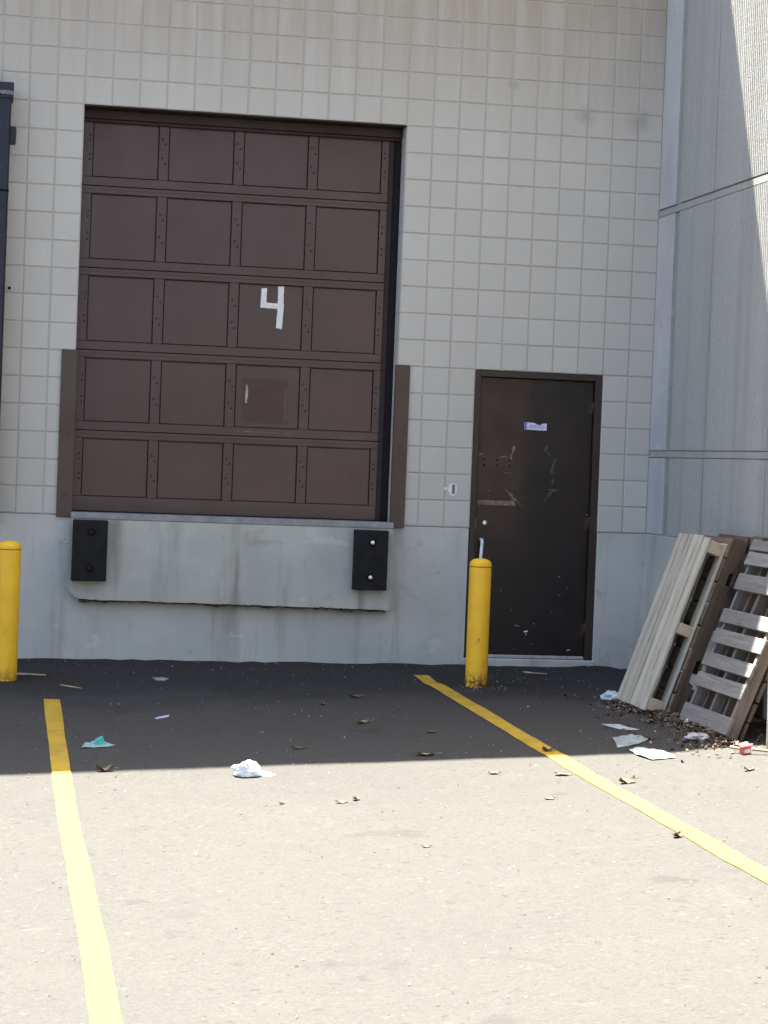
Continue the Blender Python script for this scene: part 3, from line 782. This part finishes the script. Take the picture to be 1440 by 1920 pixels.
def leaf(x, y, s, rot, mat, label, curl=.5):
    b = MB(); n = 7
    L = []
    for i in range(n):
        t = i/(n-1); w = s*.30*math.sin(math.pi*min(1, t*.92+.06))*(1+.25*math.sin(t*17+x*9)); h = s*curl*((t-.5)**2)*1.3
        px = s*(t-.5)
        L.append([(px, -w, h+s*.22*curl*(.6+.4*math.sin(t*9+y*5))), (px, 0, h*.55), (px, w, h+s*.20*curl*(.6+.4*math.cos(t*8+x)))])
    vs = [[b.bm.verts.new(Vector(p)+Vector((0, 0, .002))) for p in r] for r in L]
    for r0, r1 in zip(vs, vs[1:]):
        for k in range(2): b.bm.faces.new([r0[k], r0[k+1], r1[k+1], r1[k]])
    b.tube([(s*.48, 0, s*curl*.2), (s*.66, .004, s*.1), (s*.8, -.004, s*.14)], .0016, 5)
    o = b.build('dry_leaf', mat, None, (x, y, gn(x, y)+.002)); o.rotation_euler = (random.uniform(-.15, .15), random.uniform(-.15, .15), rot)
    return tag(o, label, 'leaf', 'dry leaves scattered on the asphalt')
LV = [(1.82, -2.56, .10, .3, M_LEAFP, 'pale curled leaf in the shade below the right end of the dock ledge', .6),
      (2.01, -3.67, .13, .1, M_LEAFP, 'long tan leaf lying just inside the shadow edge near the right yellow line', .35),
      (2.197, -2.95, .07, .5, M_LEAF, 'small brown leaf in the shade left of the right yellow line', .5),
      (1.665, -1.86, .07, 1.2, M_LEAF, 'dark leaf in the shade furthest left of the two below the dock ledge', .6),
      (1.94, -1.56, .09, .2, M_LEAF, 'brown leaf closest to the wall below the right bumper', .5),
      (1.29, -3.37, .085, .2, M_LEAF, 'dark flat leaf in the shade to the right of the white bag', .3),
      (.10, -3.86, .10, 0, M_LEAF, 'brown curled leaf on the shadow edge right beside the left yellow line', .8),
      (.975, -4.95, .035, .7, M_DARK, 'tiny black leaf bit alone on the sunlit asphalt below the white bag', .6),
      (1.296, -4.97, .07, .1, M_LEAFP, 'flat pale leaf on sunlit asphalt, left one of a touching pair', .25),
      (1.387, -4.91, .06, .9, M_LEAFP, 'curled pale leaf on sunlit asphalt, right one of a touching pair', .7),
      (2.67, -4.40, .11, .1, M_LEAFP, 'thin pale leaf in the sun hugging the left side of the right yellow line', .2),
      (2.952, -4.72, .11, .4, M_LEAF, 'large curled brown leaf in the sun right of the right yellow line', .7),
      (2.735, -6.30, .075, .8, M_LEAF, 'crumpled dark brown leaf touching the near part of the right yellow line', .8),
      (2.772, -3.66, .09, .4, M_LEAF, 'curled brown leaf lying on the shaded yellow paint of the right line', .8),
      (2.285, -4.31, .07, .1, M_LEAF, 'small leaf in the sun just past the shadow edge, left of the right line', .4),
      (1.50, -6.25, .045, .1, M_LEAF, 'small dark leaf alone in the middle of the sunlit asphalt', .4),
      (3.72, -4.57, .075, .3, M_LEAFP, 'pale leaf in the sun in front of the red carton', .5),
      (2.403, -5.12, .06, .1, M_LEAF, 'thin leaf in the sun halfway down the left side of the right line', .25)]
for a_ in LV: leaf(*a_)

def sheet(name, cx, cy, outline, mat, label, cat, amp=.01, thick=.001, res=10, lift=.0015):
    """crumpled sheet: outline in metres round its centre, filled with a wavy grid"""
    b = MB(); n = len(outline); rings = []
    for r in range(res+1):
        t = r/res; ring = []
        for p in outline:
            x, y = p[0]*t, p[1]*t
            z = lift+amp*(.9*abs(noise.noise(Vector((x*22+cx*7, y*22, cy))))+.5*abs(noise.noise(Vector((x*60, y*60+cx, 1)))))
            ring.append((x, y, z+gn(cx+x, cy+y)-gn(cx, cy)))
        rings.append(ring)
    top = [[b.bm.verts.new(p) for p in ring] for ring in rings[1:]]
    c0 = b.bm.verts.new((0, 0, lift+amp*.5))
    for k in range(n):
        f = b.bm.faces.new([c0, top[0][k], top[0][(k+1) % n]]); f.smooth = True
    for r0, r1 in zip(top, top[1:]):
        for k in range(n):
            f = b.bm.faces.new([r0[k], r1[k], r1[(k+1) % n], r0[(k+1) % n]]); f.smooth = True
    rim = [b.bm.verts.new((v.co.x, v.co.y, v.co.z-thick)) for v in top[-1]]
    for k in range(n): b.bm.faces.new([top[-1][k], rim[k], rim[(k+1) % n], top[-1][(k+1) % n]])
    o = b.build(name, mat, None, (cx, cy, gn(cx, cy))); return tag(o, label, cat)
def ragged(pts, n=4, j=.06):
    out = []
    for i, p in enumerate(pts):
        q = pts[(i+1) % len(pts)]; L = math.hypot(q[0]-p[0], q[1]-p[1])
        for t in range(n):
            f = t/n; out.append((p[0]+(q[0]-p[0])*f+random.uniform(-j, j)*L/n, p[1]+(q[1]-p[1])*f+random.uniform(-j, j)*L/n))
    return out
sheet('paper_sheet', 3.452, -2.85, ragged([(-.085, .12), (.03, .10), (.10, -.13), (-.01, -.11)], 4, .02), M_PAPER, 'flat grey paper sheet in the shade, furthest back of the three before the pallets', 'paper', .006)
sheet('plastic_sheet', 3.357, -3.38, ragged([(-.13, -.22), (-.07, .10), (.02, .18), (.125, .16), (.14, .02), (.02, -.16)], 4, .05), M_SHEET, 'crumpled grey plastic sheet in the shade, middle one of three before the pallets', 'plastic sheet', .02)
sheet('white_paper', 3.359, -3.87, ragged([(-.10, .14), (-.03, .20), (.08, .10), (.11, -.13), (-.05, -.17), (-.10, -.02)], 4, .05), M_WPAPER, 'white crumpled paper half in the sun at the shadow edge before the pallets', 'paper', .03)
sheet('paper_scrap', .646, -.81, ragged([(-.055, .05), (.01, .08), (.065, .0), (.02, -.1), (-.03, -.06)], 3, .06), mat_plain('dull_paper', (.27, .26, .26), .8), 'small grey paper scrap near the wall below the dock ledge', 'paper', .008)
sheet('wrapper', .546, -2.27, ragged([(-.05, -.05), (.035, .05), (.055, .06), (.045, .0), (-.03, -.07)], 3, .08), M_LAV, 'small lavender wrapper in the shade between left yellow line and dock middle', 'wrapper', .012)
tw = sheet('teal_wrapper', .082, -3.14, ragged([(-.10, -.09), (-.06, .05), (.03, .10), (.115, -.02), (.06, -.08)], 4, .06), M_TEAL, 'teal plastic wrapper folded up at one corner beside the left yellow line', 'wrapper', .018)
b = MB()
b.hexa([Vector(p) for p in ((-.015, -.015, .01), (-.02, -.01, .014), (.0, .0, .036), (-.004, .004, .038), (.055, -.02, .012), (.05, -.014, .016), (.038, .0, .056), (.034, .004, .058))])
b.build('folded_corner', M_TEALB, tw)

def bag(x, y, s, label, mat, flat=.6, seed=1., tail=True, name='plastic_bag'):
    b = MB()
    bmesh.ops.create_icosphere(b.bm, subdivisions=4, radius=1)
    for v in b.bm.verts:
        p = v.co.copy(); f = 1+.38*noise.noise(p*1.6+Vector((seed, 0, 0)))+.22*abs(noise.noise(p*4+Vector((0, seed, 0))))
        q = p*f; v.co = Vector((q.x*s, q.y*s*.8, max(0, q.z*.55+.30)*s*flat*1.5))
    for f in b.bm.faces: f.smooth = False
    if tail:
        pts = [(s*.4, -s*.5, .004), (s*1.6, -s*.7, .004), (s*2.0, -s*.35, .008), (s*1.5, .0, .02), (s*.6, .2*s, .03)]
        b.bm.faces.new([b.bm.verts.new(p) for p in pts])
        b.bm.faces.new([b.bm.verts.new(Vector(p)+Vector((0, 0, .002))) for p in pts][::-1])
    o = b.build(name, mat, None, (x, y, gn(x, y))); return tag(o, label, 'bag')
bag(.89, -4.10, .08, 'white crumpled plastic bag lying on the shadow edge in mid yard', M_BAG, .75, 3.2)
bag(3.70, -1.80, .06, 'bluish clear plastic bag scrunched at the left foot of the pale pallet', M_BAGB, .8, 7.7, False)
bag(3.775, -3.50, .075, 'grey and white crumpled plastic wrap in the leaves before the grey pallet', mat_plain('grey_wrap', (.38, .36, .38), .45, .5, 0, .4, 40), .4, 5.1, False, 'plastic_wrap')
bag(3.90, -2.93, .028, 'small white crumpled cup between the pale and the grey pallet', M_WPAPER, .9, 2.1, False, 'paper_cup')
bag(3.915, -3.36, .055, 'grey brown crumpled paper against the lowest slat of the grey pallet', mat_plain('brown_paper', (.16, .14, .13), .8), .9, 9.4, False, 'crumpled_paper')

rc = tag(empty('red_carton', (3.865, -4.09, gn(3.865, -4.09))), 'small crushed red and white carton in the sun at the foot of the planks', 'carton')
b = MB(); b.hexa([Vector(p) for p in ((-.036, -.03, .0), (-.030, -.022, .052), (-.03, .03, .0), (-.027, .028, .06), (.034, -.026, .0), (.042, -.02, .05), (.03, .034, .0), (.036, .03, .064))], .006, 2); b.build('carton_body', M_RED, rc)
b = MB(); b.hexa([Vector(p) for p in ((-.046, -.03, .049), (-.042, -.028, .062), (-.034, .034, .058), (-.03, .034, .07), (.05, -.024, .048), (.046, -.02, .06), (.042, .036, .062), (.04, .034, .076))], .003)
b.build('lid', M_RED, rc)
b = MB(); b.hexa([Vector(p) for p in ((-.022, -.0305, .012), (-.020, -.0285, .036), (-.022, -.0255, .012), (-.020, -.0225, .036), (.024, -.0325, .010), (.026, -.0285, .036), (.024, -.0265, .010), (.026, -.0225, .036))]); b.build('white_label', M_WPAPER, rc)
rc.scale = (.85, .85, .85); rc.rotation_euler = (.1, -.12, .25)
def stick(pts, r, label, mat=M_STICKW, name='stick', cat='stick'):
    b = MB(); b.tube([(x, y, gn(x, y)+dz) for x, y, dz in pts], r, 7, r*.6)
    return tag(b.build(name, mat), label, cat)
stick([(3.90, -4.12, .03), (4.02, -4.17, .02), (4.16, -4.25, .012)], .009, 'pale stick in the sun beside the red carton')
stick([(3.80, -4.02, .035), (3.83, -4.06, .03), (3.86, -4.11, .025)], .010, 'short pale stick tucked behind the red carton')
stick([(-.40, -.70, .012), (-.30, -.71, .014), (-.16, -.715, .01)], .011, 'pale stick lying at the foot of the left bollard')
stick([(-.069, -1.09, .006), (0, -1.16, .008), (.073, -1.215, .005)], .006, 'thin twig lying between the left bollard and the start of the left yellow line')
stick([(3.44, -.33, .007), (3.52, -.36, .005), (3.61, -.385, .004)], .007, 'thin pale twig on the asphalt before the service door sill')

def litter(name, n, spot, size, mats, label_kind='stuff', tilt=.9):
    b = MB()
    for _ in range(n):
        x, y, zmax = spot()
        s = size*random.uniform(.5, 1.3); b.mi = random.randrange(len(mats))
        m = Matrix.Rotation(random.uniform(0, 6.28), 3, 'Z') @ Matrix.Rotation(random.gauss(0, tilt*.6), 3, 'X') @ Matrix.Rotation(random.gauss(0, tilt*.5), 3, 'Y')
        c = Vector((x, y, gn(x, y)+.004+random.uniform(0, zmax)))
        w = random.uniform(.3, .6)
        P = [(-s*.5, 0, 0), (-.15*s, -s*w*.5, s*.1), (s*.25, -s*w*.4, s*.05), (s*.5, 0, .12*s), (s*.2, s*w*.45, s*.1), (-.2*s, s*w*.5, 0)]
        b.face([c+m @ Vector(p) for p in P])
    return tag(b.build(name, mats), kind=label_kind)
def sp1():
    t = random.random()
    if t < .42:
        y = random.uniform(-2.85, -1.85); x = 3.80-.035*(y+1.8)*0-abs(random.gauss(0, .085))+(.06 if y < -2.4 else 0)
    elif t < .9:
        y = random.uniform(-3.85, -2.7); x = 3.90-abs(random.gauss(0, .10))+.03*random.random()
    else:
        y = random.uniform(-4.2, -1.5); x = random.uniform(3.35, 4.3)
    return x, y, .028*max(0, 1-abs(x-3.85)/.3)
litter('leaf_litter', 2000, sp1, .034, [M_LEAF, M_LEAFG, M_LEAFG, M_DARK, M_DARK, M_LEAF, M_LEAFP, mat_plain('red_brown_leaf', (.11, .065, .045), .85, .2, 0, .5, 25)])
def sp2():
    if random.random() < .55:
        return random.uniform(-.6, 4.3), -abs(random.gauss(0, .8))-.03, 0
    return random.uniform(-.8, 4.4), random.uniform(-9.5, -.1), 0
litter('ground_debris', 420, sp2, .017, [M_DARK, M_LEAF, M_LEAFP, M_DARK], tilt=.35)
# loose chippings
b = MB(); mg = [mat_plain('pale_chipping', (.26, .245, .225), .85, .2, 0, .3, 60, 0), mat_plain('white_chipping', (.5, .48, .45), .8, .2, 0, .15, 60, 0), mat_plain('grey_chipping', (.13, .12, .11), .85, .2, 0, .4, 60, 0)]
def grit(x, y, r):
    c = Vector((x, y, gn(x, y)+r*.35)); b.mi = random.choices((0, 1, 2), (5, 1, 8))[0]
    v = [b.bm.verts.new(c+Vector((dx*random.uniform(.6, 1.3), dy*random.uniform(.6, 1.3), dz*random.uniform(.5, 1.0)))*r) for dx, dy, dz in ((1, 0, 0), (-1, 0, 0), (0, 1, 0), (0, -1, 0), (0, 0, 1), (0, 0, -1))]
    for q in ((0, 2, 4), (2, 1, 4), (1, 3, 4), (3, 0, 4), (2, 0, 5), (1, 2, 5), (3, 1, 5), (0, 3, 5)):
        f = b.bm.faces.new([v[i] for i in q]); f.material_index = b.mi
for _ in range(1100):
    grit(random.uniform(-1, 4.4), random.uniform(-9.6, -.05), random.choice((.003, .003, .004, .004, .005, .007)))
for _ in range(45): grit(random.gauss(3.5, .22), random.gauss(-.7, .3), random.choice((.003, .004, .005, .007)))
for _ in range(40): grit(2.907+random.gauss(0, .14), -1.15+random.gauss(0, .12), random.choice((.004, .005, .007)))
for _ in range(70): grit(random.uniform(-.5, 4.3), -random.uniform(.02, .3), random.choice((.004, .006, .008)))
tag(b.build('gravel', mg), kind='stuff')

# ------------------------------------------------------------------ light, sky, camera
d = Vector((.155, -.4555, -1)).normalized()
sun = bpy.data.lights.new('sun', 'SUN'); sun.energy = 5.0; sun.angle = math.radians(.53); sun.color = (1, .945, .835)
so = bpy.data.objects.new('sun', sun); COL.objects.link(so); so.rotation_euler = d.to_track_quat('-Z', 'Y').to_euler(); so.location = (-3, 5, 12)
w = bpy.data.worlds.new('World'); S.world = w; w.use_nodes = True
nt = w.node_tree; sky = nt.nodes.new('ShaderNodeTexSky'); sky.sky_type = 'NISHITA'; sky.sun_disc = False
sky.sun_elevation = math.asin(-d.z); sky.sun_rotation = math.atan2(-d.x, -d.y)
sky.air_density = .9; sky.dust_density = 4.0; sky.ozone_density = .5
nt.links.new(sky.outputs[0], nt.nodes['Background'].inputs[0]); nt.nodes['Background'].inputs[1].default_value = .06

cam = bpy.data.cameras.new('camera'); co = bpy.data.objects.new('camera', cam); COL.objects.link(co)
co.location = (-.64456478, -16.5317243, .483721687); co.rotation_euler = (1.54796472, -.0384118849, -.179782367)
cam.sensor_fit = 'VERTICAL'; cam.sensor_height = 36; cam.lens = 4122.92723/1920*36; cam.clip_start = .05; cam.clip_end = 600
S.camera = co
S.view_settings.view_transform = 'Standard'; S.view_settings.look = 'None'; S.view_settings.gamma = 1
S.view_settings.exposure = 3.1
S.render.engine = 'CYCLES'; S.cycles.max_bounces = 8; S.cycles.diffuse_bounces = 5
